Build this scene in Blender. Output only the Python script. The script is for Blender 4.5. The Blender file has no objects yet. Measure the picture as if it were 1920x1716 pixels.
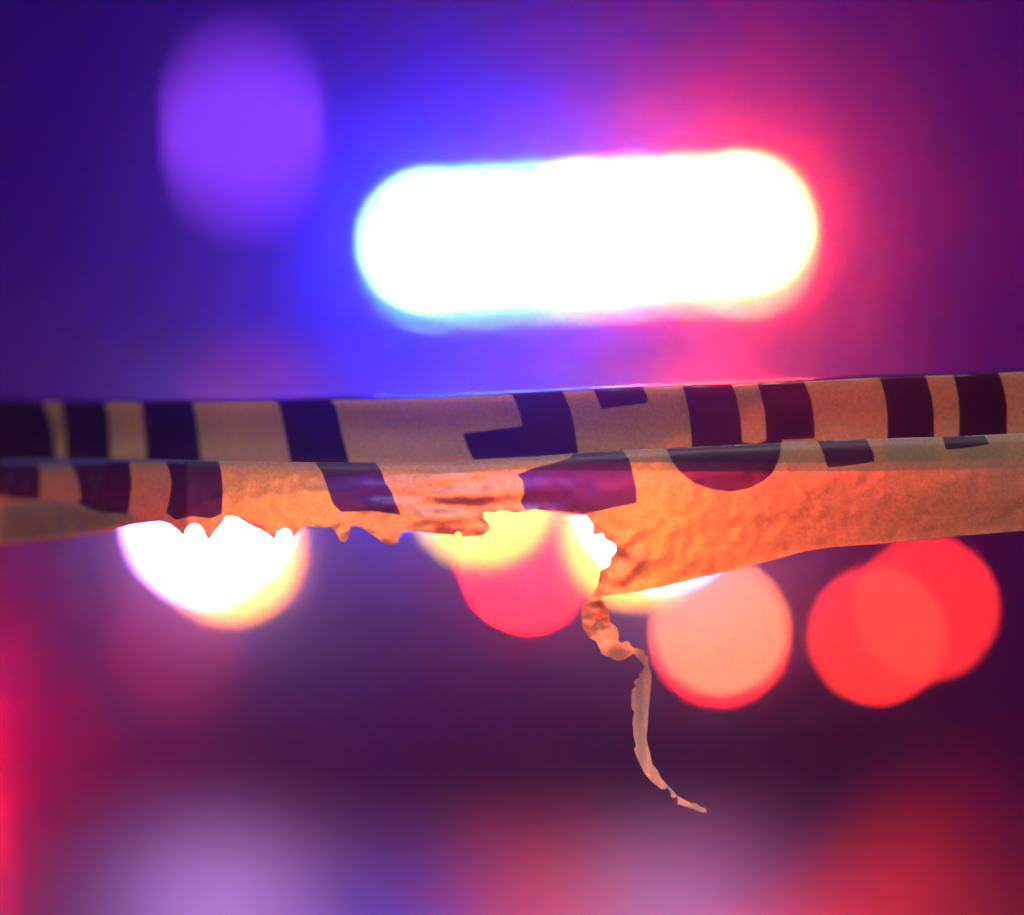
import bpy, bmesh, math, random
import numpy as np
from mathutils import Vector, Matrix, noise
from mathutils.geometry import delaunay_2d_cdt
random.seed(11)
SC = bpy.context.scene
COL = SC.collection
R = math.radians

# ------------------------------------------------------------------ camera
ROLL, CAMZ, FW = R(1.8), 0.96, 0.42          # frame is FW metres wide per metre of distance
cam = bpy.data.objects.new('camera', bpy.data.cameras.new('camera'))
COL.objects.link(cam)
cam.data.lens = 36 / FW
cam.data.sensor_width = 36
cam.location = (0, 0, CAMZ)
cam.rotation_euler = (Matrix.Rotation(R(90), 3, 'X') @ Matrix.Rotation(-ROLL, 3, 'Z')).to_euler()
cam.data.clip_start, cam.data.clip_end = 0.05, 400
cam.data.dof.use_dof = True
TD = 1.6                                     # distance to the tape
cam.data.dof.focus_distance = TD
cam.data.dof.aperture_fstop = 0.735
SC.camera = cam
CR = Vector((math.cos(ROLL), 0, -math.sin(ROLL)))
CU = Vector((math.sin(ROLL), 0, math.cos(ROLL)))
K = FW / 1920


def at(px, py, d):
    """the point seen at photograph pixel (px, py), d metres into the scene"""
    return Vector((0, d, CAMZ)) + CR * ((px - 960) * K * d) + CU * (-(py - 858) * K * d)


# ------------------------------------------------------------------ night sky, exposure, sampling
W = bpy.data.worlds.new('World')
SC.world = W
W.use_nodes = True
nt = W.node_tree
bg = nt.nodes['Background']
bg.inputs['Color'].default_value = (0.10, 0.002, 0.95, 1)
bg.inputs['Strength'].default_value = 0.085
SC.view_settings.view_transform = 'Standard'
SC.view_settings.look = 'None'
SC.view_settings.exposure = 0
SC.view_settings.gamma = 1
CY = SC.cycles
CY.use_denoising = True
CY.denoiser = 'OPENIMAGEDENOISE'
CY.denoising_prefilter = 'ACCURATE'
CY.use_adaptive_sampling = False
CY.max_bounces = 8
CY.transmission_bounces = 6
CY.transparent_max_bounces = 8
CY.diffuse_bounces = 2
CY.glossy_bounces = 2
CY.volume_bounces = 0
CY.sample_clamp_indirect = 4
CY.blur_glossy = 0.5
CY.use_light_tree = True


# ------------------------------------------------------------------ helpers
def M(name):
    m = bpy.data.materials.new(name)
    m.use_nodes = True
    m.node_tree.nodes.clear()
    return m, m.node_tree.nodes, m.node_tree.links


def N(nodes, typ, **kw):
    n = nodes.new(typ)
    for k, v in kw.items():
        if k.startswith('i_'):
            n.inputs[k[2:].replace('_', ' ')].default_value = v
        else:
            setattr(n, k, v)
    return n


def paint(name, col, rough=0.4, metal=0.0, var=0.15, scale=6.0, bump=0.0):
    m, n, l = M(name)
    out = N(n, 'ShaderNodeOutputMaterial')
    b = N(n, 'ShaderNodeBsdfPrincipled', i_Metallic=metal)
    tc = N(n, 'ShaderNodeTexCoord')
    no = N(n, 'ShaderNodeTexNoise', i_Scale=scale, i_Detail=5.0)
    l.new(tc.outputs['Object'], no.inputs['Vector'])
    mr = N(n, 'ShaderNodeMapRange')
    mr.inputs['To Min'].default_value = 1 - var
    mr.inputs['To Max'].default_value = 1 + var
    l.new(no.outputs['Fac'], mr.inputs['Value'])
    vm = N(n, 'ShaderNodeVectorMath', operation='SCALE')
    vm.inputs[0].default_value = col
    l.new(mr.outputs[0], vm.inputs['Scale'])
    l.new(vm.outputs[0], b.inputs['Base Color'])
    rm = N(n, 'ShaderNodeMath', operation='MULTIPLY')
    rm.inputs[1].default_value = rough
    l.new(mr.outputs[0], rm.inputs[0])
    l.new(rm.outputs[0], b.inputs['Roughness'])
    if bump:
        bn = N(n, 'ShaderNodeBump', i_Strength=bump, i_Distance=0.01)
        l.new(no.outputs['Fac'], bn.inputs['Height'])
        l.new(bn.outputs[0], b.inputs['Normal'])
    l.new(b.outputs[0], out.inputs['Surface'])
    return m


def lamp_mat(name, col, strength):
    m, n, l = M(name)
    out = N(n, 'ShaderNodeOutputMaterial')
    e = N(n, 'ShaderNodeEmission', i_Strength=strength)
    e.inputs['Color'].default_value = (*col, 1)
    l.new(e.outputs[0], out.inputs['Surface'])
    return m


def obj(name, bm, mat, parent=None, smooth=True):
    me = bpy.data.meshes.new(name)
    bm.to_mesh(me)
    bm.free()
    for p in me.polygons:
        p.use_smooth = smooth
    for mm in (mat if isinstance(mat, (list, tuple)) else [mat]):
        me.materials.append(mm)
    o = bpy.data.objects.new(name, me)
    COL.objects.link(o)
    if parent:
        o.parent = parent
    return o


def tag(o, label=None, cat=None, group=None, kind=None):
    for k, v in (('label', label), ('category', cat), ('group', group), ('kind', kind)):
        if v:
            o[k] = v
    return o


def empty(name, loc=(0, 0, 0), rz=0):
    o = bpy.data.objects.new(name, None)
    COL.objects.link(o)
    o.location = loc
    o.rotation_euler = (0, 0, rz)
    return o


def copy_tree(o, parent=None):
    c = o.copy()
    COL.objects.link(c)
    c.parent = parent
    for ch in list(o.children):
        copy_tree(ch, c)
    return c


def add_box(bm, c, s, bev=0.0, seg=2, rot=None):
    t = bmesh.new()
    bmesh.ops.create_cube(t, size=1)
    bmesh.ops.scale(t, vec=s, verts=t.verts)
    if bev:
        bmesh.ops.bevel(t, geom=t.edges[:], offset=bev, segments=seg, affect='EDGES', profile=0.6)
    if rot is not None:
        bmesh.ops.transform(t, matrix=rot, verts=t.verts)
    bmesh.ops.translate(t, vec=c, verts=t.verts)
    me = bpy.data.meshes.new('tmp')
    t.to_mesh(me)
    t.free()
    bm.from_mesh(me)
    bpy.data.meshes.remove(me)


def add_lathe(bm, prof, seg=28, mat=Matrix.Identity(4)):
    """prof: (radius, z) pairs turned round Z"""
    rings = []
    for r, z in prof:
        if r < 1e-6:
            rings.append([bm.verts.new(mat @ Vector((0, 0, z)))])
        else:
            rings.append([bm.verts.new(mat @ Vector((r * math.cos(2 * math.pi * k / seg), r * math.sin(2 * math.pi * k / seg), z))) for k in range(seg)])
    for a, b in zip(rings, rings[1:]):
        for k in range(seg):
            k2 = (k + 1) % seg
            if len(a) == 1 and len(b) == 1:
                continue
            if len(a) == 1:
                bm.faces.new((a[0], b[k], b[k2]))
            elif len(b) == 1:
                bm.faces.new((a[k], b[0], a[k2]))
            else:
                bm.faces.new((a[k], b[k], b[k2], a[k2]))


def add_loft(bm, rings, cap=True):
    vr = [[bm.verts.new(p) for p in r] for r in rings]
    n = len(vr[0])
    for a, b in zip(vr, vr[1:]):
        for k in range(n):
            bm.faces.new((a[k], a[(k + 1) % n], b[(k + 1) % n], b[k]))
    if cap:
        bm.faces.new(vr[0][::-1])
        bm.faces.new(vr[-1])


FACE_Y = Matrix.Rotation(R(90), 4, 'X')      # lathe axis +Z -> -Y (towards a car's front)

# ------------------------------------------------------------------ ground
m_asphalt, n, l = M('wet_asphalt')
out = N(n, 'ShaderNodeOutputMaterial')
b = N(n, 'ShaderNodeBsdfPrincipled')
tc = N(n, 'ShaderNodeTexCoord')
n1 = N(n, 'ShaderNodeTexNoise', i_Scale=1.1, i_Detail=4.0)
n2 = N(n, 'ShaderNodeTexNoise', i_Scale=160.0, i_Detail=3.0)
l.new(tc.outputs['Object'], n1.inputs['Vector'])
l.new(tc.outputs['Object'], n2.inputs['Vector'])
cr = N(n, 'ShaderNodeValToRGB')
cr.color_ramp.elements[0].color = (0.022, 0.022, 0.024, 1)
cr.color_ramp.elements[1].color = (0.060, 0.058, 0.060, 1)
l.new(n2.outputs['Fac'], cr.inputs['Fac'])
l.new(cr.outputs[0], b.inputs['Base Color'])
mr = N(n, 'ShaderNodeMapRange')
mr.inputs['From Min'].default_value = 0.35
mr.inputs['From Max'].default_value = 0.65
mr.inputs['To Min'].default_value = 0.34
mr.inputs['To Max'].default_value = 0.47
l.new(n1.outputs['Fac'], mr.inputs['Value'])
l.new(mr.outputs[0], b.inputs['Roughness'])
bp = N(n, 'ShaderNodeBump', i_Strength=0.5, i_Distance=0.004)
l.new(n2.outputs['Fac'], bp.inputs['Height'])
l.new(bp.outputs[0], b.inputs['Normal'])
l.new(b.outputs[0], out.inputs['Surface'])
bm = bmesh.new()
bmesh.ops.create_grid(bm, x_segments=24, y_segments=24, size=150)
g = obj('road', bm, m_asphalt)
tag(g, 'dark wet asphalt road under the patrol vehicle', 'road', kind='structure')

m_glassdark = paint('night_glass', (0.012, 0.012, 0.016), 0.12, scale=1.0)

# ------------------------------------------------------------------ violet lamp, far left
m_black = paint('black_metal', (0.02, 0.02, 0.022), 0.45)
D_L = 26
pt, pb = at(452, 162, D_L), at(452, 326, D_L)
lp = empty('lamp_column', (pt.x, D_L, 0))
tag(lp, 'tall dark post with a violet glowing tube, blurred behind the tape at upper left', 'lamp post')
bm = bmesh.new()
add_lathe(bm, [(0, 0), (0.16, 0), (0.16, 0.05), (0.085, 0.12), (0.06, pb.z - 0.12), (0.11, pb.z - 0.05), (0.12, pb.z), (0, pb.z)])
obj('post', bm, m_black, lp)
m_violet = lamp_mat('violet_tube', (0.30, 0.055, 1.0), 15)
bm = bmesh.new()
h = pt.z - pb.z
add_lathe(bm, [(0, pb.z + 0.002), (0.05, pb.z + 0.002), (0.075, pb.z + 0.08), (0.085, pb.z + h * 0.5), (0.075, pt.z - 0.08), (0.05, pt.z), (0, pt.z)])
obj('tube', bm, m_violet, lp)
bm = bmesh.new()
add_lathe(bm, [(0, pt.z + 0.09), (0.09, pt.z + 0.06), (0.13, pt.z + 0.004), (0, pt.z + 0.004)])
obj('cap', bm, m_black, lp)

# ------------------------------------------------------------------ patrol SUV
m_body = paint('white_car_paint', (0.72, 0.72, 0.74), 0.25, scale=3, var=.05)
m_rubber = paint('tyre_rubber', (0.018, 0.018, 0.018), 0.85)
m_rim = paint('steel_rim', (0.25, 0.25, 0.26), 0.35, 0.9)
m_chrome = paint('reflector', (0.6, 0.6, 0.62), 0.2, 1.0)
m_grille = paint('grille_plastic', (0.012, 0.012, 0.012), 0.55)

CARY = R(13)
hl, hr = at(390, 972, 7.35), at(1240, 950, 7.35)
fm = (hl + hr) / 2
# front centre of the car -> origin under the middle of the wheelbase
fwd = Vector((-math.sin(CARY), -math.cos(CARY), 0))
car_o = Vector((fm.x, 7.2, 0)) - fwd * 2.36
car = empty('patrol_car', car_o, -CARY)
tag(car, 'white police sport utility vehicle facing the tape with headlights and roof lights burning', 'police car')
bpy.context.view_layer.update()
CINV = Matrix.LocRotScale(car_o, Matrix.Rotation(-CARY, 3, 'Z').to_quaternion(), None).inverted()


def car_at(px, py, yl):
    """car-space point on the plane y = yl seen at a photograph pixel"""
    o = CINV @ Vector((0, 0, CAMZ))
    d = (CINV @ at(px, py, 1.0)) - o
    return o + d * ((yl - o.y) / d.y)


def ring(y, hw, zb, zt, sh=0.86, n=1):
    return [(-hw * .9, y, zb), (-hw, y, zb + .12), (-hw, y, zb + (zt - zb) * .62), (-hw * .97, y, zt - .05), (-hw * sh, y, zt),
            (hw * sh, y, zt), (hw * .97, y, zt - .05), (hw, y, zb + (zt - zb) * .62), (hw, y, zb + .12), (hw * .9, y, zb)]


bm = bmesh.new()
add_loft(bm, [ring(-2.36, .74, .30, .86), ring(-2.30, .86, .25, .98), ring(-2.1, .95, .25, 1.04), ring(-1.2, .985, .27, 1.12), ring(-.95, .99, .27, 1.14),
              ring(1.2, .99, .27, 1.16), ring(2.2, .96, .30, 1.14), ring(2.42, .86, .42, 1.08)])
body = obj('body', bm, m_body, car)
bv = body.modifiers.new('bevel', 'BEVEL')
bv.width, bv.segments, bv.limit_method = 0.03, 2, 'ANGLE'
bm = bmesh.new()


def gring(y, hwb, hwt, zb, zt):
    return [(-hwb, y, zb), (-hwt - .02, y, zt - .08), (-hwt + .06, y, zt), (hwt - .06, y, zt), (hwt + .02, y, zt - .08), (hwb, y, zb)]


add_loft(bm, [gring(-1.12, .86, .84, 1.08, 1.18), gring(-.35, .9, .70, 1.1, 1.70), gring(-.1, .9, .70, 1.1, 1.745), gring(.8, .9, .70, 1.1, 1.755),
              gring(1.9, .9, .68, 1.1, 1.70), gring(2.3, .88, .64, 1.1, 1.5), gring(2.36, .87, .8, 1.08, 1.2)])
obj('cabin', bm, m_body, car)
bm = bmesh.new()
q = [(-.80, -1.09, 1.19), (.80, -1.09, 1.19), (.66, -.41, 1.66), (-.66, -.41, 1.66)]
nrm = Vector((0, -.6, .8)) * .03
vs = [bm.verts.new(Vector(p) + nrm) for p in q]
vs2 = [bm.verts.new(Vector(p) + nrm * 1.3) for p in q]
bm.faces.new(vs2)
bm.faces.new(vs[::-1])
for k in range(4):
    bm.faces.new((vs[k], vs[(k + 1) % 4], vs2[(k + 1) % 4], vs2[k]))
obj('windscreen', bm, m_glassdark, car, False)
for s in (-1, 1):
    bm = bmesh.new()
    for (a, b2, c2, d2) in ((-.75, .12, .12, -.22), (.18, 1.15, 1.15, .18), (1.22, 2.05, 1.85, 1.22)):
        p = [(a, 1.17, .9), (b2, 1.17, .9), (c2, 1.62, .76), (d2, 1.62, .76)]
        v = [bm.verts.new((s * (x + .006), y, z)) for y, z, x in p]
        w_ = [bm.verts.new((s * (x - .02), y, z)) for y, z, x in p]
        bm.faces.new(v)
        bm.faces.new(w_[::-1])
        for k in range(4):
            bm.faces.new((v[k], w_[k], w_[(k + 1) % 4], v[(k + 1) % 4]))
    obj('side_window', bm, m_glassdark, car, False)
    bm = bmesh.new()
    add_box(bm, (s * 1.09, -.72, 1.2), (.2, .12, .15), .03)
    add_box(bm, (s * .97, -.7, 1.15), (.14, .05, .04), .01)
    obj('wing_mirror', bm, m_body, car)
    for yy in (-1.45, 1.45):
        bm = bmesh.new()
        mt = Matrix.Translation((s * .86, yy, .37)) @ Matrix.Rotation(R(90) * s, 4, 'Y')
        add_lathe(bm, [(.24, -.12), (.33, -.125), (.365, -.09), (.37, 0), (.365, .09), (.33, .125), (.24, .12), (.24, -.12)], 32, mt)
        wh = obj('tyre', bm, m_rubber, car)
        bm = bmesh.new()
        add_lathe(bm, [(0, .06), (.06, .09), (.09, .06), (.20, .075), (.238, .115), (.238, -.1)], 32, mt)
        obj('rim', bm, m_rim, wh)
bm = bmesh.new()
add_box(bm, (0, -2.40, .40), (1.5, .16, .20), .05)
add_box(bm, (-.35, -2.47, .62), (.07, .06, .62), .02)
add_box(bm, (.35, -2.47, .62), (.07, .06, .62), .02)
add_box(bm, (0, -2.485, .50), (.64, .05, .08), .02)
obj('push_bumper', bm, m_black, car)
bm = bmesh.new()
for k in range(6):
    add_box(bm, (0, -2.375, .58 + k * .055), (1.0, .05, .02), .006)
for s in (-1, 1):
    add_box(bm, (s * .51, -2.375, .72), (.03, .06, .34), .01)
obj('grille', bm, m_grille, car)

m_head = lamp_mat('headlight_bulb', (0.70, 0.35, 1.35), 170)
m_head_dim = lamp_mat('dimmer_headlight_bulb', (0.76, 0.37, 1.3), 112)
m_turn = lamp_mat('amber_bulb', (1.0, 0.33, 0.012), 80)
m_amber = lamp_mat('amber_strobe', (1.0, 0.62, 0.02), 42)
m_red = lamp_mat('red_strobe', (1.0, 0.0035, 0.003), 2400)


def round_lamp(name, c, r, mat, housing, depth=.05):
    """a lit dish: the lit face sits in a shallow reflector bowl"""
    h_ = obj(name, (lambda b_: (add_lathe(b_, [(r * .55, -depth), (r * 1.12, -depth * .2), (r * 1.2, .012), (r * 1.08, .014), (r * 1.02, -.002), (r * .5, -depth * .8), (r * .55, -depth)], 32, Matrix.Translation(c) @ FACE_Y), b_)[1])(bmesh.new()), housing, car)
    bm = bmesh.new()
    add_lathe(bm, [(r, 0.0), (r * .9, r * .06), (r * .5, r * .14), (0, r * .17)], 32, Matrix.Translation(c) @ FACE_Y)
    obj('bulb', bm, mat, h_)
    return h_


YF = -2.42
for px, py, r in ((390, 972, .080), (1240, 948, .075)):
    round_lamp('headlight', car_at(px, py, YF), r, m_head if px < 800 else m_head_dim, m_chrome)
for px, py in ((432, 1030), (1190, 1000)):
    round_lamp('turn_signal', car_at(px, py, YF - .05), .048, m_turn, m_chrome)
round_lamp('strobe_light', car_at(905, 922, YF - .02), .055, m_amber, m_grille)
round_lamp('strobe_light', car_at(995, 1056, YF - .05), .022, m_red, m_grille)
m_pink = lamp_mat('salmon_strobe', (1.0, 0.30, 0.10), 130)
m_blue_fill = lamp_mat('blue_fill_lamp', (0.006, 0.03, 1.0), 8500)
round_lamp('strobe_light', car_at(735, 870, YF), .012, m_blue_fill, m_grille)  # unseen blue lamp added behind the tape to tint the lower mist
round_lamp('strobe_light', car_at(1350, 1180, YF - .02), .022, m_pink, m_grille)

m_rim_red = lamp_mat('deep_red_strobe', (1.0, 0.012, 0.012), 230)
round_lamp('strobe_light', car_at(1350, 1196, YF - .06), .020, m_rim_red, m_grille)

# roof light bar: part of the car, its LED modules are sub-parts
m_led = [lamp_mat('blue_led', (0.0075, 0.010, 1.0), v) for v in (27000, 20500, 11500)] + [lamp_mat('gap_fill_led', (0.9, 0.62, 1.0), 700)] + [lamp_mat('red_led', (1.0, 0.15, 0.22), 1100)] + [lamp_mat('red_led', (1.0, 0.013, 0.009), v) for v in (9800, 17500)]  # middle white module added to fill the gap between blue and red
m_blue_low = lamp_mat('blue_lower_glow', (0.12, 0.40, 0.8), 300)
m_red_low = lamp_mat('red_lower_glow', (1.0, 0.30, 0.12), 230)
m_cyan_halo = lamp_mat('cyan_halo_glow', (0.04, 0.55, 1.0), 75)
m_amber_halo = lamp_mat('amber_halo_glow', (1.0, 0.42, 0.01), 85)
YB = -.12
bl, br = car_at(808, 452, YB), car_at(1388, 420, YB)
bc = (bl + br) / 2
bar_len = (br - bl).length + .1
bm = bmesh.new()
add_box(bm, (bc.x, YB + .14, bc.z - .12), (bar_len + .06, .24, .03), .015)
for s in (-1, 1):
    add_box(bm, (bc.x + s * .42, YB + .14, 1.79), (.06, .2, max(.04, 2 * (bc.z - .11 - 1.79))), .01)
add_box(bm, (bc.x, YB + .14, bc.z + .05), (bar_len + .04, .22, .02), .008)
add_box(bm, (bc.x, YB + .16, bc.z - .02), (bar_len, .14, .11), .01)
bar = obj('light_bar', bm, m_black, car)
NM = 7
for k in range(NM):
    f = (k + .5) / NM
    c = bl.lerp(br, (k + .0) / (NM - 1))
    blue = k < NM / 2
    bm = bmesh.new()
    add_box(bm, (c.x, YB, c.z), (.042, .03, .024), .006)
    obj('led_module', bm, m_led[k], bar)
    bm = bmesh.new()
    add_box(bm, (c.x, YB + .005, c.z - .085), (.07, .02, .034), .008)
    obj('lower_glow_strip', bm, m_blue_low if blue else m_red_low, bar)  # glowing strip added to stand in for the bar's reflection below it
    bm = bmesh.new()
    add_box(bm, (c.x, YB + .03, c.z), (.088, .012, .078), .01)
    obj('rim_halo', bm, m_cyan_halo if blue else m_amber_halo, bar)  # glowing plate added behind the LED to colour its blurred rim

# ------------------------------------------------------------------ red beacons on the road
m_beacon = lamp_mat('beacon_lens', (1.0, 0.026, 0.010), 165)
m_beacon_pink = lamp_mat('bright_beacon_lens', (1.0, 0.16, 0.085), 170)
m_base = paint('beacon_base', (0.03, 0.03, 0.03), 0.7)


def beacon(px, py, d, mat, r, label):
    p = at(px, py, d)
    t = empty('warning_beacon', (p.x, p.y, 0))
    tag(t, label, 'warning light', 'red warning beacons on the road')
    z0 = p.z - r
    bm = bmesh.new()
    add_lathe(bm, [(0, 0), (.12, 0), (.12, .02), (.1, .035), (.03, .06), (.022, .08), (.02, z0 - .05), (.08, z0 - .012), (.115, z0 - .006), (.115, z0 - .001), (0, z0 - .001)])  # wide saucer under the lens added to keep its light off the road
    obj('stand', bm, m_base, t)
    bm = bmesh.new()
    add_lathe(bm, [(0, z0), (r * .95, z0), (r, z0 + r), (r * .8, z0 + r * 1.7), (r * .4, z0 + r * 1.95), (0, z0 + r * 2)])
    obj('lens', bm, mat, t)
    return t


beacon(1645, 1190, 7.0, m_beacon, .0175, 'red beacon on a short black stand, lower of the overlapping pair below the tape')
beacon(1738, 1140, 8.5, m_beacon, .0195, 'red beacon on a short black stand, higher of the overlapping pair, beside the tape edge')
m_beacon_added = lamp_mat('added_beacon_lens', (1.0, 0.004, 0.06), 130)  # for the unseen beacon added to redden the tape from behind
m_beacon_side = lamp_mat('side_beacon_lens', (1.0, 0.002, 0.05), 850)
beacon(1650, 868, 7.6, m_beacon_added, .026, 'added red beacon on the tallest black stand, unseen behind the tape to redden its right end')
beacon(-176, 1335, 8.0, m_beacon_side, .06, 'red beacon beyond the left edge whose glow reddens the wet road')

# ------------------------------------------------------------------ street lamp over the tape (above the frame)
m_warm = lamp_mat('street_lamp_lens', (1.0, 0.84, 0.88), 600)
sl = empty('street_lamp', (1.5, -2.2, 0))
tag(sl, 'tall street lamp with a warm lens leaning over the tape', 'street lamp')
bm = bmesh.new()
add_lathe(bm, [(0, 0), (.13, 0), (.13, .3), (.07, .35), (.05, 5.0), (0, 5.0)])
add_box(bm, (-.6, .6, 4.98), (1.75, .06, .06), .015, 2, Matrix.Rotation(R(-45), 4, 'Z'))
obj('post', bm, m_black, sl)
bm = bmesh.new()
add_box(bm, (-1.2, 1.2, 4.97), (.6, .26, .09), .03, 3, Matrix.Rotation(R(-45), 4, 'Z'))
obj('lamp_head', bm, m_rim, sl)
bm = bmesh.new()
add_box(bm, (-1.2, 1.2, 4.91), (.46, .18, .02), .006, 2, Matrix.Rotation(R(-45), 4, 'Z'))
obj('lens', bm, m_warm, sl)

# ------------------------------------------------------------------ the tape
def interp(tab):
    xs, ys = [a for a, _ in tab], [b_ for _, b_ in tab]
    return lambda x: float(np.interp(x, xs, ys))


top_t = interp([(-3000, 760), (0, 748), (270, 750), (480, 748), (620, 745), (800, 741), (1000, 732), (1200, 722), (1400, 715), (1500, 710), (1640, 703), (1790, 698), (1920, 692), (4800, 640)])
cre_t = interp([(-3000, 875), (0, 862), (250, 860), (400, 864), (600, 867), (720, 867), (850, 866), (960, 861), (1080, 850), (1200, 843), (1300, 838), (1450, 831), (1550, 826), (1700, 821), (1800, 818), (1920, 812), (4800, 750)])
ple_t = interp([(-3000, 905), (0, 898), (95, 897), (280, 890), (450, 878), (580, 872), (700, 870), (900, 869), (1000, 866), (1170, 868), (1400, 870), (1640, 868), (1920, 862), (4800, 810)])
dF = interp([(-3000, .16), (0, .085), (300, .052), (600, .027), (900, .012), (1200, .004), (1920, .008), (4800, .05)])
dL = interp([(-3000, .14), (0, .070), (200, .032), (350, .008), (600, .001), (1200, -.002), (1500, 0), (1920, .003), (4800, .04)])

# printed letters, traced in photograph pixels: on the front flap ...
INK_F = [
    [(-40, 740), (72, 740), (90, 775), (102, 820), (106, 862), (106, 905), (-40, 905)],
    [(112, 740), (117, 770), (122, 805), (125, 905), (208, 905), (206, 830), (203, 780), (192, 740)],
    [(258, 740), (266, 765), (270, 800), (274, 850), (278, 905), (384, 905), (375, 850), (370, 800), (366, 775), (358, 740)],
    [(512, 740), (524, 762), (532, 800), (544, 860), (552, 905), (668, 905), (655, 868), (640, 810), (634, 780), (628, 760), (612, 740)],
    [(952, 725), (966, 752), (976, 780), (980, 799), (868, 813), (876, 838), (888, 862), (1000, 856), (1084, 850), (1077, 800), (1070, 770), (1060, 745), (1048, 722)],
    [(1104, 715), (1118, 742), (1128, 767), (1212, 756), (1216, 752), (1210, 735), (1196, 712)],
    [(1268, 705), (1284, 735), (1292, 775), (1296, 815), (1298, 838), (1240, 842), (1250, 880), (1470, 870), (1466, 825), (1528, 822), (1526, 780), (1521, 748), (1510, 722), (1500, 700),
     (1414, 705), (1424, 730), (1434, 770), (1437, 826), (1420, 832), (1392, 830), (1388, 780), (1380, 740), (1364, 705)],
    [(1638, 690), (1652, 715), (1660, 745), (1664, 780), (1664, 880), (1752, 880), (1751, 770), (1746, 740), (1737, 710), (1724, 685)],
    [(1776, 685), (1790, 712), (1797, 745), (1799, 775), (1798, 880), (1888, 880), (1888, 760), (1884, 735), (1876, 708), (1862, 680)],
]
# ... and on the lower sheet
INK_L = [
    [(-40, 850), (70, 850), (74, 872), (76, 895), (74, 938), (20, 934), (2, 930), (-40, 925)],
    [(128, 852), (137, 875), (146, 900), (152, 930), (148, 945), (170, 956), (200, 962), (240, 964), (244, 935), (247, 905), (243, 868), (240, 850)],
    [(308, 850), (312, 866), (318, 885), (322, 905), (318, 935), (312, 962), (330, 975), (360, 968), (395, 972), (416, 964), (418, 920), (415, 885), (410, 866), (404, 850)],
    [(576, 850), (592, 868), (604, 886), (614, 915), (624, 945), (640, 960), (700, 958), (752, 966), (740, 940), (734, 922), (722, 905), (716, 885), (704, 868), (690, 850)],
    [(1082, 838), (1070, 858), (1040, 868), (1000, 878), (970, 890), (980, 902), (983, 926), (975, 940), (985, 956), (1040, 958), (1095, 964), (1150, 952), (1194, 943), (1193, 915), (1187, 890), (1180, 862), (1166, 843), (1155, 830)],
    [(1242, 825), (1252, 848), (1262, 868), (1276, 886), (1300, 905), (1335, 918), (1370, 922), (1405, 916), (1432, 902), (1448, 888), (1458, 868), (1464, 845), (1464, 815)],
    [(1525, 815), (1536, 832), (1544, 850), (1548, 866), (1552, 877), (1600, 872), (1640, 866), (1638, 850), (1628, 830), (1614, 812)],
    [(1758, 805), (1768, 822), (1774, 844), (1812, 840), (1856, 833), (1850, 824), (1840, 805)],
]
for s in range(-11, -1):     # the print runs on beyond the frame, both ways
    INK_F.append([(s * 240, 700), (s * 240 + 110, 700), (s * 240 + 116, 910), (s * 240 + 6, 910)])
for s in range(9, 19):
    INK_F.append([(s * 240, 600), (s * 240 + 110, 600), (s * 240 + 116, 905), (s * 240 + 6, 905)])


def signed_dist(P, polys):
    """distance in pixels to the nearest letter outline, positive inside a letter"""
    P = np.asarray(P, float)
    best = np.full(len(P), -1e3)
    for poly in polys:
        A = np.array(poly, float)
        B = np.roll(A, -1, 0)
        lo, hi = A.min(0) - 60, A.max(0) + 60
        idx = np.where(((P > lo) & (P < hi)).all(1))[0]
        if not len(idx):
            continue
        Q = P[idx][:, None, :]
        ab = (B - A)[None]
        t = np.clip(((Q - A[None]) * ab).sum(2) / (ab ** 2).sum(2).clip(1e-9), 0, 1)
        d = np.sqrt((((A[None] + ab * t[..., None]) - Q) ** 2).sum(2)).min(1)
        c1 = (A[None, :, 1] > Q[..., 1]) != (B[None, :, 1] > Q[..., 1])
        with np.errstate(divide='ignore', invalid='ignore'):
            xi = (B - A)[None, :, 0] * (Q[..., 1] - A[None, :, 1]) / (B - A)[None, :, 1] + A[None, :, 0]
        ins = ((c1 & (Q[..., 0] < xi)).sum(1) % 2) == 1
        best[idx] = np.maximum(best[idx], np.where(ins, d, -d))
    return best


def nz(x, y, s, seed=0.0):
    return noise.noise(Vector((x * s, y * s, seed)))


# film and ink material; the attribute «ink» holds the distance to the printed outline
m_film, n, l = M('printed_film')
out = N(n, 'ShaderNodeOutputMaterial')
tc = N(n, 'ShaderNodeTexCoord')
at_ = N(n, 'ShaderNodeAttribute', attribute_name='ink')
edge = N(n, 'ShaderNodeMapRange', interpolation_type='SMOOTHSTEP')
edge.inputs['From Min'].default_value = -1.2
edge.inputs['From Max'].default_value = 1.2
l.new(at_.outputs['Fac'], edge.inputs['Value'])
g1 = N(n, 'ShaderNodeTexNoise', i_Scale=400.0, i_Detail=3.0, i_Roughness=0.6, i_Distortion=0.6)
g2 = N(n, 'ShaderNodeTexNoise', i_Scale=90.0, i_Detail=4.0)
l.new(tc.outputs['Object'], g1.inputs['Vector'])
l.new(tc.outputs['Object'], g2.inputs['Vector'])
hsum = N(n, 'ShaderNodeMath', operation='MULTIPLY_ADD')
hsum.inputs[1].default_value = 0.8
l.new(g2.outputs['Fac'], hsum.inputs[0])
l.new(g1.outputs['Fac'], hsum.inputs[2])
bp = N(n, 'ShaderNodeBump', i_Strength=0.24, i_Distance=0.0007)
l.new(hsum.outputs[0], bp.inputs['Height'])
thick = N(n, 'ShaderNodeMapRange')
thick.inputs['From Min'].default_value = 0.32
thick.inputs['From Max'].default_value = 0.68
thick.inputs['To Min'].default_value = 0.2
thick.inputs['To Max'].default_value = 1.0
l.new(g1.outputs['Fac'], thick.inputs['Value'])


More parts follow.
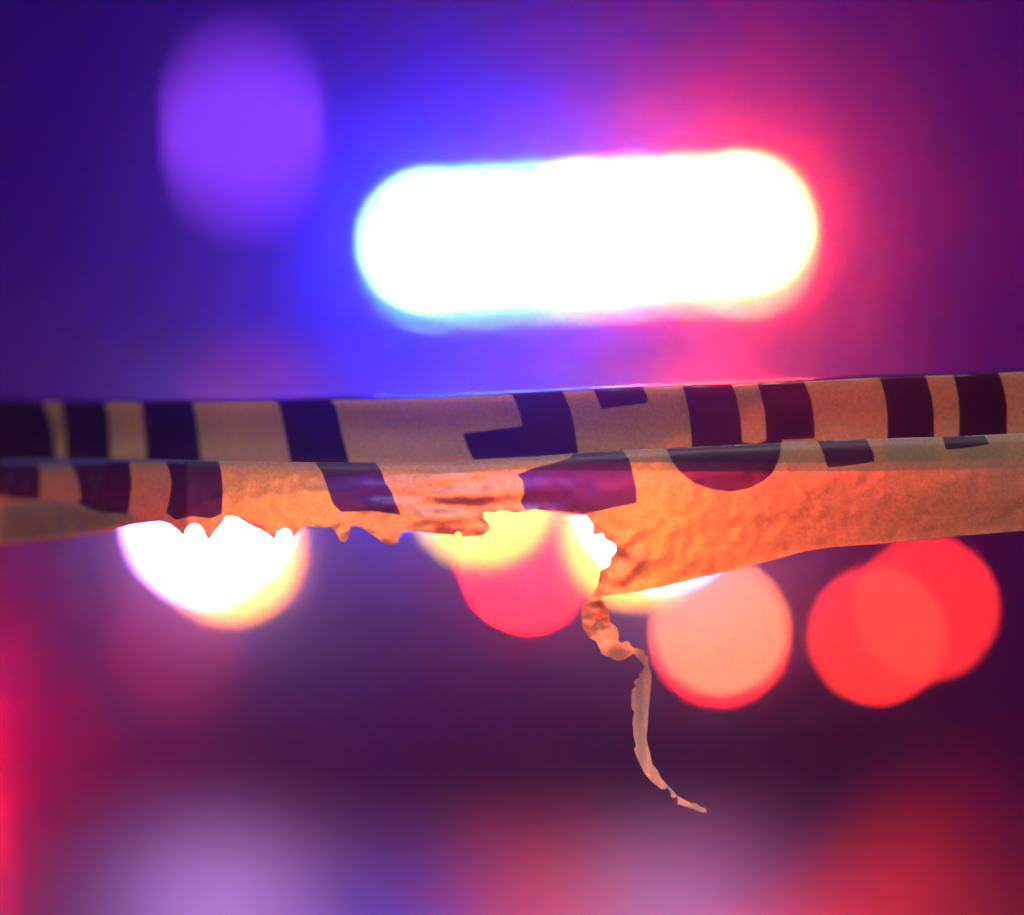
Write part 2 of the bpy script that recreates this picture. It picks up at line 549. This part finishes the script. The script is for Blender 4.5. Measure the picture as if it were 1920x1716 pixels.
def mix_col(fac, a, b_):
    mx = N(n, 'ShaderNodeMix', data_type='RGBA')
    l.new(fac, mx.inputs['Factor'])
    mx.inputs['A'].default_value = (*a, 1)
    mx.inputs['B'].default_value = (*b_, 1)
    return mx.outputs['Result']


dif = N(n, 'ShaderNodeBsdfDiffuse')
tear_lift = N(n, 'ShaderNodeAttribute', attribute_name='stretch_lift')
tw_ = N(n, 'ShaderNodeMix', data_type='RGBA')
l.new(tear_lift.outputs['Fac'], tw_.inputs['Factor'])
l.new(mix_col(edge.outputs[0], (0.80, 0.58, 0.29), (0.028, 0.018, 0.050)), tw_.inputs['A'])
tw_.inputs['B'].default_value = (0.95, 0.72, 0.55, 1)
l.new(tw_.outputs['Result'], dif.inputs['Color'])
trl = N(n, 'ShaderNodeBsdfTranslucent')
tl_ = N(n, 'ShaderNodeMix', data_type='RGBA')
l.new(tear_lift.outputs['Fac'], tl_.inputs['Factor'])
l.new(mix_col(edge.outputs[0], (0.85, 0.36, 0.03), (0.03, 0.010, 0.012)), tl_.inputs['A'])
tl_.inputs['B'].default_value = (0.95, 0.66, 0.55, 1)
l.new(tl_.outputs['Result'], trl.inputs['Color'])
rf = N(n, 'ShaderNodeBsdfRefraction', distribution='GGX', i_IOR=1.3, i_Roughness=0.5)
cm = N(n, 'ShaderNodeMix', data_type='RGBA')
l.new(edge.outputs[0], cm.inputs['Factor'])
l.new(mix_col(thick.outputs[0], (0.46, 0.16, 0.006), (1.0, 0.56, 0.014)), cm.inputs['A'])
cm.inputs['B'].default_value = (0.09, 0.03, 0.018, 1)
l.new(cm.outputs['Result'], rf.inputs['Color'])
l.new(bp.outputs[0], rf.inputs['Normal'])
l.new(bp.outputs[0], dif.inputs['Normal'])
s1 = N(n, 'ShaderNodeMixShader')
s1.inputs[0].default_value = 0.88
l.new(trl.outputs[0], s1.inputs[1])
l.new(rf.outputs[0], s1.inputs[2])
s2 = N(n, 'ShaderNodeMixShader')
sf = N(n, 'ShaderNodeMath', operation='MULTIPLY_ADD')      # whitened film and the brightened strip scatter more and pass less
sf.inputs[1].default_value = -0.42
sf.inputs[2].default_value = 0.62
l.new(tear_lift.outputs['Fac'], sf.inputs[0])
l.new(sf.outputs[0], s2.inputs[0])
l.new(dif.outputs[0], s2.inputs[1])
l.new(s1.outputs[0], s2.inputs[2])
gl = N(n, 'ShaderNodeBsdfGlossy', i_Roughness=0.2)
fr = N(n, 'ShaderNodeFresnel', i_IOR=1.3)
s3 = N(n, 'ShaderNodeMixShader')
l.new(fr.outputs[0], s3.inputs[0])
l.new(s2.outputs[0], s3.inputs[1])
l.new(gl.outputs[0], s3.inputs[2])
l.new(s3.outputs[0], out.inputs['Surface'])

# the crumpled sheet and the loose strip are scuffed, less glossy film
m_scuffed = m_film.copy()
m_scuffed.name = 'scuffed_film'
for nd in m_scuffed.node_tree.nodes:
    if nd.type == 'BSDF_GLOSSY':
        nd.inputs['Roughness'].default_value = 0.40
        m_scuffed.node_tree.links.new([q_ for q_ in m_scuffed.node_tree.nodes if q_.type == 'BUMP'][0].outputs[0], nd.inputs['Normal'])

tape = empty('barrier_tape', at(960, 900, TD))
tag(tape, 'torn yellow barrier tape with black print folded over itself in front of the lights', 'barrier tape')
tloc = tape.location.copy()


def mesh_from(name, verts, faces, ink, parent, stretch_lift=None):
    me = bpy.data.meshes.new(name)
    me.from_pydata([Vector(v) - tloc for v in verts], [], faces)
    a = me.attributes.new('ink', 'FLOAT', 'POINT')
    a.data.foreach_set('value', np.asarray(ink, np.float32))
    if stretch_lift is not None:
        a = me.attributes.new('stretch_lift', 'FLOAT', 'POINT')
        a.data.foreach_set('value', np.asarray(stretch_lift, np.float32))
    for p_ in me.polygons:
        p_.use_smooth = True
    me.materials.append(m_film if name == 'folded_band' else m_scuffed)
    o = bpy.data.objects.new(name, me)
    COL.objects.link(o)
    o.parent = parent
    return o


# folded band: back layer, roll over the top, front flap, pleat, up to the second roll
xs = list(np.arange(-2560, -40, 40)) + list(np.arange(-40, 1960, 4)) + list(np.arange(1960, 4440, 40))
RT = 11.0      # radius of the top roll, in pixels
cols, inkp = [], []
for x in xs:
    T, C, P_ = top_t(x), cre_t(x), ple_t(x)
    f0 = dF(x)
    wv = .0012 * nz(x, 0, .004, 3) + .0006 * nz(x, 0, .02, 9)
    col = []
    # back layer hanging behind the flap
    pr = []
    zb = T + 20 + (P_ - 8 - T - 20) * min(1, max(0, (1480 - x) / 330))     # unseen inner layer added to dim the flap, narrowing towards the right
    for z in np.linspace(P_ - 2, T + 14, 9):
        pr.append((z, .022))
    for z in np.linspace(T + 14, zb, 9):
        pr.append((z, .0188))
    for z in np.linspace(zb, T + RT, 12):
        pr.append((z, .0155 + .001 * math.sin(z * .05)))
    pr += [(T + 6, .0152), (T + 2, .0146), (T + .3, .0139)]
    pr += [(T + 3.2 * q_, .0135 - .012 * q_) for q_ in np.linspace(0, 1, 9)]      # narrow shelf shaped to catch a glint along the top fold
    pr += [(T + 4.3, .0007), (T + 6.2, .0002), (T + RT, 0)]
    for t in np.linspace(0, 1, 26)[1:]:
        z = T + RT + (P_ - 3 - T - RT) * t
        pr.append((z, .0022 * math.sin(t * 3.0) ** 2 * (1 + .5 * nz(x, z, .006))))
    for z in np.linspace(P_ - 1.5, C + 5, 8):
        pr.append((z, -.0045))
    base_i = len(pr)
    for (z, dd) in pr:
        col.append((x, z, 1.0 + f0 + wv + dd))
    # roll forward to join the lower sheet
    l0 = 1.0 + dL(x) - f0 - 1.0
    for a in np.linspace(0, 1, 6)[1:]:
        th = a * math.pi * .5
        dd = -.0045 + (l0 + .0045) * (1 - math.cos(th))
        col.append((x, C + 5 - 5 * math.sin(th), 1.0 + f0 + wv * (1 - a) + dd))
    cols.append(col)
nr = len(cols[0])
verts, pix = [], []
for col in cols:
    for (x, z, d) in col:
        verts.append(at(x, z, TD * d))
        pix.append((x, z))
faces = []
for i in range(len(cols) - 1):
    for j in range(nr - 1):
        a = i * nr + j
        faces.append((a, a + nr, a + nr + 1, a + 1))
ink = signed_dist(pix, INK_F)
mesh_from('folded_band', verts, faces, ink, tape)


# lower sheet, torn along its bottom
BOT = [(-2560, 1050), (-60, 1030), (0, 1022), (100, 1012), (200, 998), (215, 992), (250, 983), (300, 977), (320, 983), (333, 993), (343, 1005), (350, 990), (358, 983), (365, 981), (375, 985), (383, 997), (390, 1012),
       (400, 1000), (412, 985), (425, 967), (440, 968), (470, 985), (500, 1000), (512, 1009), (516, 1017), (519, 996), (530, 991), (545, 994), (550, 1009), (558, 998), (566, 990), (575, 986), (600, 989), (622, 988), (632, 1002), (638, 1014), (646, 1017), (654, 1008),
       (657, 988), (668, 987), (680, 991), (700, 1005), (718, 1018), (734, 1023), (746, 1017), (752, 1000), (770, 996), (790, 998), (812, 1000), (830, 1002), (850, 1005), (857, 997), (864, 1000), (866, 1008), (885, 1006), (905, 1005), (916, 996), (919, 985), (914, 979), (908, 974), (906, 964), (912, 958),
       (925, 962), (940, 957), (966, 962), (1000, 956), (1030, 959), (1060, 965), (1086, 966), (1100, 968), (1105, 975), (1112, 985), (1109, 1000), (1118, 1004), (1124, 1000), (1130, 1001), (1133, 1010), (1140, 1014), (1146, 1017), (1153, 1022), (1155, 1033), (1150, 1041), (1144, 1045), (1145, 1056), (1140, 1063), (1124, 1072), (1122, 1086), (1120, 1102), (1112, 1112),
       (1128, 1118), (1180, 1114), (1250, 1100), (1350, 1075), (1450, 1050), (1500, 1036), (1560, 1026), (1650, 1020), (1750, 1010), (1805, 1004), (1850, 1001), (1920, 995), (1980, 990), (4440, 930)]
edge_pts = []
for (a, b_) in zip(BOT, BOT[1:]):
    L_ = math.dist(a, b_)
    kk = max(1, min(int(L_ / 6), 400)) if -80 < a[0] < 2000 else 30
    for k in range(kk):
        t = k / kk
        x, y = a[0] + (b_[0] - a[0]) * t, a[1] + (b_[1] - a[1]) * t
        j = 1.3 if 300 < x < 1160 and k else 0.25
        edge_pts.append((x + random.uniform(-j, j), y + random.uniform(-j, j)))
edge_pts.append(BOT[-1])
top_pts = [(x, cre_t(x)) for x in (list(np.arange(4400, 1980, -60)) + list(np.arange(1980, -80, -6)) + list(np.arange(-100, -2560, -60)))]
bound = edge_pts + [(4440, cre_t(4440))] + top_pts + [(-2560, cre_t(-2560))]


def triangulate(bound, step, lo, hi, far=None):
    nb = len(bound)
    A = np.array(bound, float)
    B = np.roll(A, -1, 0)
    pts = []
    yk = 0
    y = lo[1]
    while y < hi[1]:
        x = lo[0] + (step / 2 if yk % 2 else 0)
        while x < hi[0]:
            pts.append((x + random.uniform(-.8, .8), y + random.uniform(-.8, .8)))
            x += step
        y += step * .87
        yk += 1
    pts += far or []
    Q = np.array(pts)[:, None, :]
    keep = np.zeros(len(pts), bool)
    for s in range(0, len(pts), 2000):
        q_ = Q[s:s + 2000]
        ab = (B - A)[None]
        t = np.clip(((q_ - A[None]) * ab).sum(2) / (ab ** 2).sum(2).clip(1e-9), 0, 1)
        d = np.sqrt((((A[None] + ab * t[..., None]) - q_) ** 2).sum(2)).min(1)
        c1 = (A[None, :, 1] > q_[..., 1]) != (B[None, :, 1] > q_[..., 1])
        with np.errstate(divide='ignore', invalid='ignore'):
            xi = (B - A)[None, :, 0] * (q_[..., 1] - A[None, :, 1]) / (B - A)[None, :, 1] + A[None, :, 0]
        keep[s:s + 2000] = (((c1 & (q_[..., 0] < xi)).sum(1) % 2) == 1) & (d > step * .4)
    pts = [p_ for p_, k_ in zip(pts, keep) if k_]
    V, _, F, *_r = delaunay_2d_cdt([Vector(p_) for p_ in bound] + [Vector(p_) for p_ in pts], [], [list(range(nb))], 1, 1e-4)
    return [tuple(v) for v in V], [tuple(f_) for f_ in F]


far_pts = [(x, cre_t(x) + t) for x in list(np.arange(-2520, -80, 60)) + list(np.arange(2000, 4400, 60)) for t in (30, 60, 90, 120)]
V, F = triangulate(bound, 5.0, (-70, 815), (1985, 1120), far_pts)
BX = np.array([p_ for p_ in edge_pts], float)
sheet, whit = [], []
for (x, y) in V:
    whit.append(0)
    C = cre_t(x)
    t = y - C
    d = 1.0 + dL(x)
    # rolled top, gentle belly, crumples that grow towards the torn edge
    d -= .0018 * (1 - math.exp(-t / 7.0)) + .004 * math.sin(min(t / 120, 1.2) * 1.6)
    mid = math.exp(-((x - 830) / 190) ** 2)
    tw = min(1, max(0, (t - 6) / 50))
    d += tw * (.0004 * nz(x, y * 2.2, .012, 1.0) + .0003 * nz(x, y, .045, 2.0))
    d += mid * tw * (.0034 * nz(x * .6, y * 2.6, .014, 5.0) + .0005 * nz(x, y * 1.5, .045, 6.0))
    if x > 1080:
        e2 = math.exp(-((math.dist((x, y), (1175, 1050))) / 60) ** 2)
        d += e2 * .0018 * nz(x, y, .03, 7.0)
    if 300 < x < 1160:
        de = float(np.min(np.hypot(BX[:, 0] - x, BX[:, 1] - y)))
        d += .0012 * math.exp(-de / 9.0) * nz(x, y, .06, 4.0)
        whit[-1] = .85 * math.exp(-de / 6.0) * (.6 + nz(x, y, .08, 12.0))
    # bottom hem on the right curls back a little
    if x > 1110:
        bb = float(np.interp(x, [1112, 1180, 1250, 1350, 1450, 1500, 1650, 1920], [1118, 1114, 1100, 1075, 1050, 1036, 1020, 995]))
        d -= .0004 * math.exp(-max(bb - y, 0) / 5.0)
    sheet.append(at(x, y, TD * d))
inkL = list(signed_dist(V, INK_L))
# hem turned up behind the sheet at the left
V2, F2 = triangulate([(-400, 1004), (-60, 972), (20, 952), (80, 944), (150, 948), (215, 960), (258, 978), (215, 990), (150, 1003), (100, 1010), (0, 1020), (-60, 1028), (-400, 1032)], 9.0, (-70, 940), (250, 1030), [(-300, 1012), (-200, 1005), (-130, 1004)])
o_ = len(sheet)
sheet += [at(x, y, TD * (1.0 + dL(x) + .004)) for x, y in V2]
F = F + [tuple(i + o_ for i in f_) for f_ in F2]
inkL += [-50.0] * len(V2)
whit += [0] * len(V2)
mesh_from('torn_sheet', sheet, F, inkL, tape, whit)

# strip torn loose and hanging
ZS = [(300, 122), (262, 112), (240, 150), (178, 200), (182, 270), (185, 340), (212, 385), (240, 422), (280, 440), (292, 470), (305, 490), (308, 522), (345, 540), (375, 548), (395, 562), (432, 568), (470, 560), (492, 545), (510, 532), (532, 520),
      (550, 545), (572, 565), (590, 590), (603, 604), (588, 640), (566, 655), (572, 680), (548, 692), (530, 712), (545, 740), (514, 764), (520, 785), (512, 815), (515, 850), (512, 870), (520, 895), (534, 908), (526, 950), (520, 990), (528, 1030), (526, 1060),
      (538, 1110), (545, 1140), (532, 1160), (540, 1190), (566, 1250), (600, 1320), (650, 1378), (712, 1428), (738, 1432), (754, 1420), (775, 1445), (780, 1482), (800, 1492), (818, 1478), (826, 1500), (822, 1528), (870, 1545), (925, 1562), (975, 1582), (1000, 1586), (1022, 1582),
      (1010, 1560), (975, 1545), (945, 1524), (915, 1524), (870, 1500), (835, 1482), (815, 1470), (795, 1440), (762, 1412), (742, 1385), (715, 1358), (690, 1305), (655, 1262), (640, 1190), (622, 1120), (615, 1080), (624, 1000), (630, 900), (642, 780), (650, 665), (640, 628), (626, 598),
      (632, 560), (628, 540), (605, 525), (598, 498), (570, 488), (535, 482), (512, 470), (505, 448), (485, 434), (468, 442), (448, 450), (428, 432), (430, 390), (420, 350), (395, 325), (375, 318), (370, 270), (345, 210), (315, 150)]
SB = [(1040 + a / 3.575, 1080 + b_ / 3.575) for a, b_ in ZS]
V, F = triangulate(SB, 4.0, (1080, 1105), (1335, 1530))
st = []
for (x, y) in V:
    d = .999
    up = max(0, min(1, (1235 - y) / 30))
    d += up * (.0006 * nz(x + y * .4, y, .03, 8.0) + .0004 * nz(x, y, .09, 9.0) + .0006 * math.sin((x * .6 + y) * .045))
    d += (1 - up) * (.0010 * math.sin((x - 1200) * .12) + .0004 * nz(x, y * .3, .07, 3.0) + .006 * math.sin((y - 1240) / 290 * 3.1)) - max(0, y - 1225) / 290 * .011
    st.append(at(x, y, TD * d))
mesh_from('hanging_strip', st, F, [-50.0] * len(V), tape, [.35 + .5 * min(1, max(0, (y - 1180) / 150)) for x, y in V])  # paler down the strip, standing in for brighter light on it

# stakes that hold the tape, beyond both sides of the frame
m_wood = paint('stake_wood', (0.22, 0.15, 0.08), 0.8, var=.3, scale=20, bump=.3)
for px, lab in ((-2540, 'rough wooden stake holding the far end of the tape'), (4420, 'rough wooden stake holding the near end of the tape')):
    p = at(px, 860, TD * 1.08)
    bm = bmesh.new()
    add_box(bm, (0, 0, .6), (.045, .045, 1.2), .004)
    s_ = obj('wooden_stake', bm, m_wood, None, False)
    s_.location = (p.x, p.y, 0)
    tag(s_, lab, 'stake')

# ------------------------------------------------------------------ mist added to carry the glow round the lamps
m_haze, n, l = M('glow_mist')
out = N(n, 'ShaderNodeOutputMaterial')
pv = N(n, 'ShaderNodeVolumePrincipled', i_Density=0.0125, i_Anisotropy=0.95)
pv.inputs['Color'].default_value = (0.9, 0.9, 0.95, 1)
l.new(pv.outputs[0], out.inputs['Volume'])
bm = bmesh.new()
add_box(bm, (0, 15, 4.5), (70, 60, 11))
hz = obj('haze', bm, m_haze, None, False)
tag(hz, 'thin mist added to stand in for blue and red lens glare round the lamps', 'mist', kind='stuff')
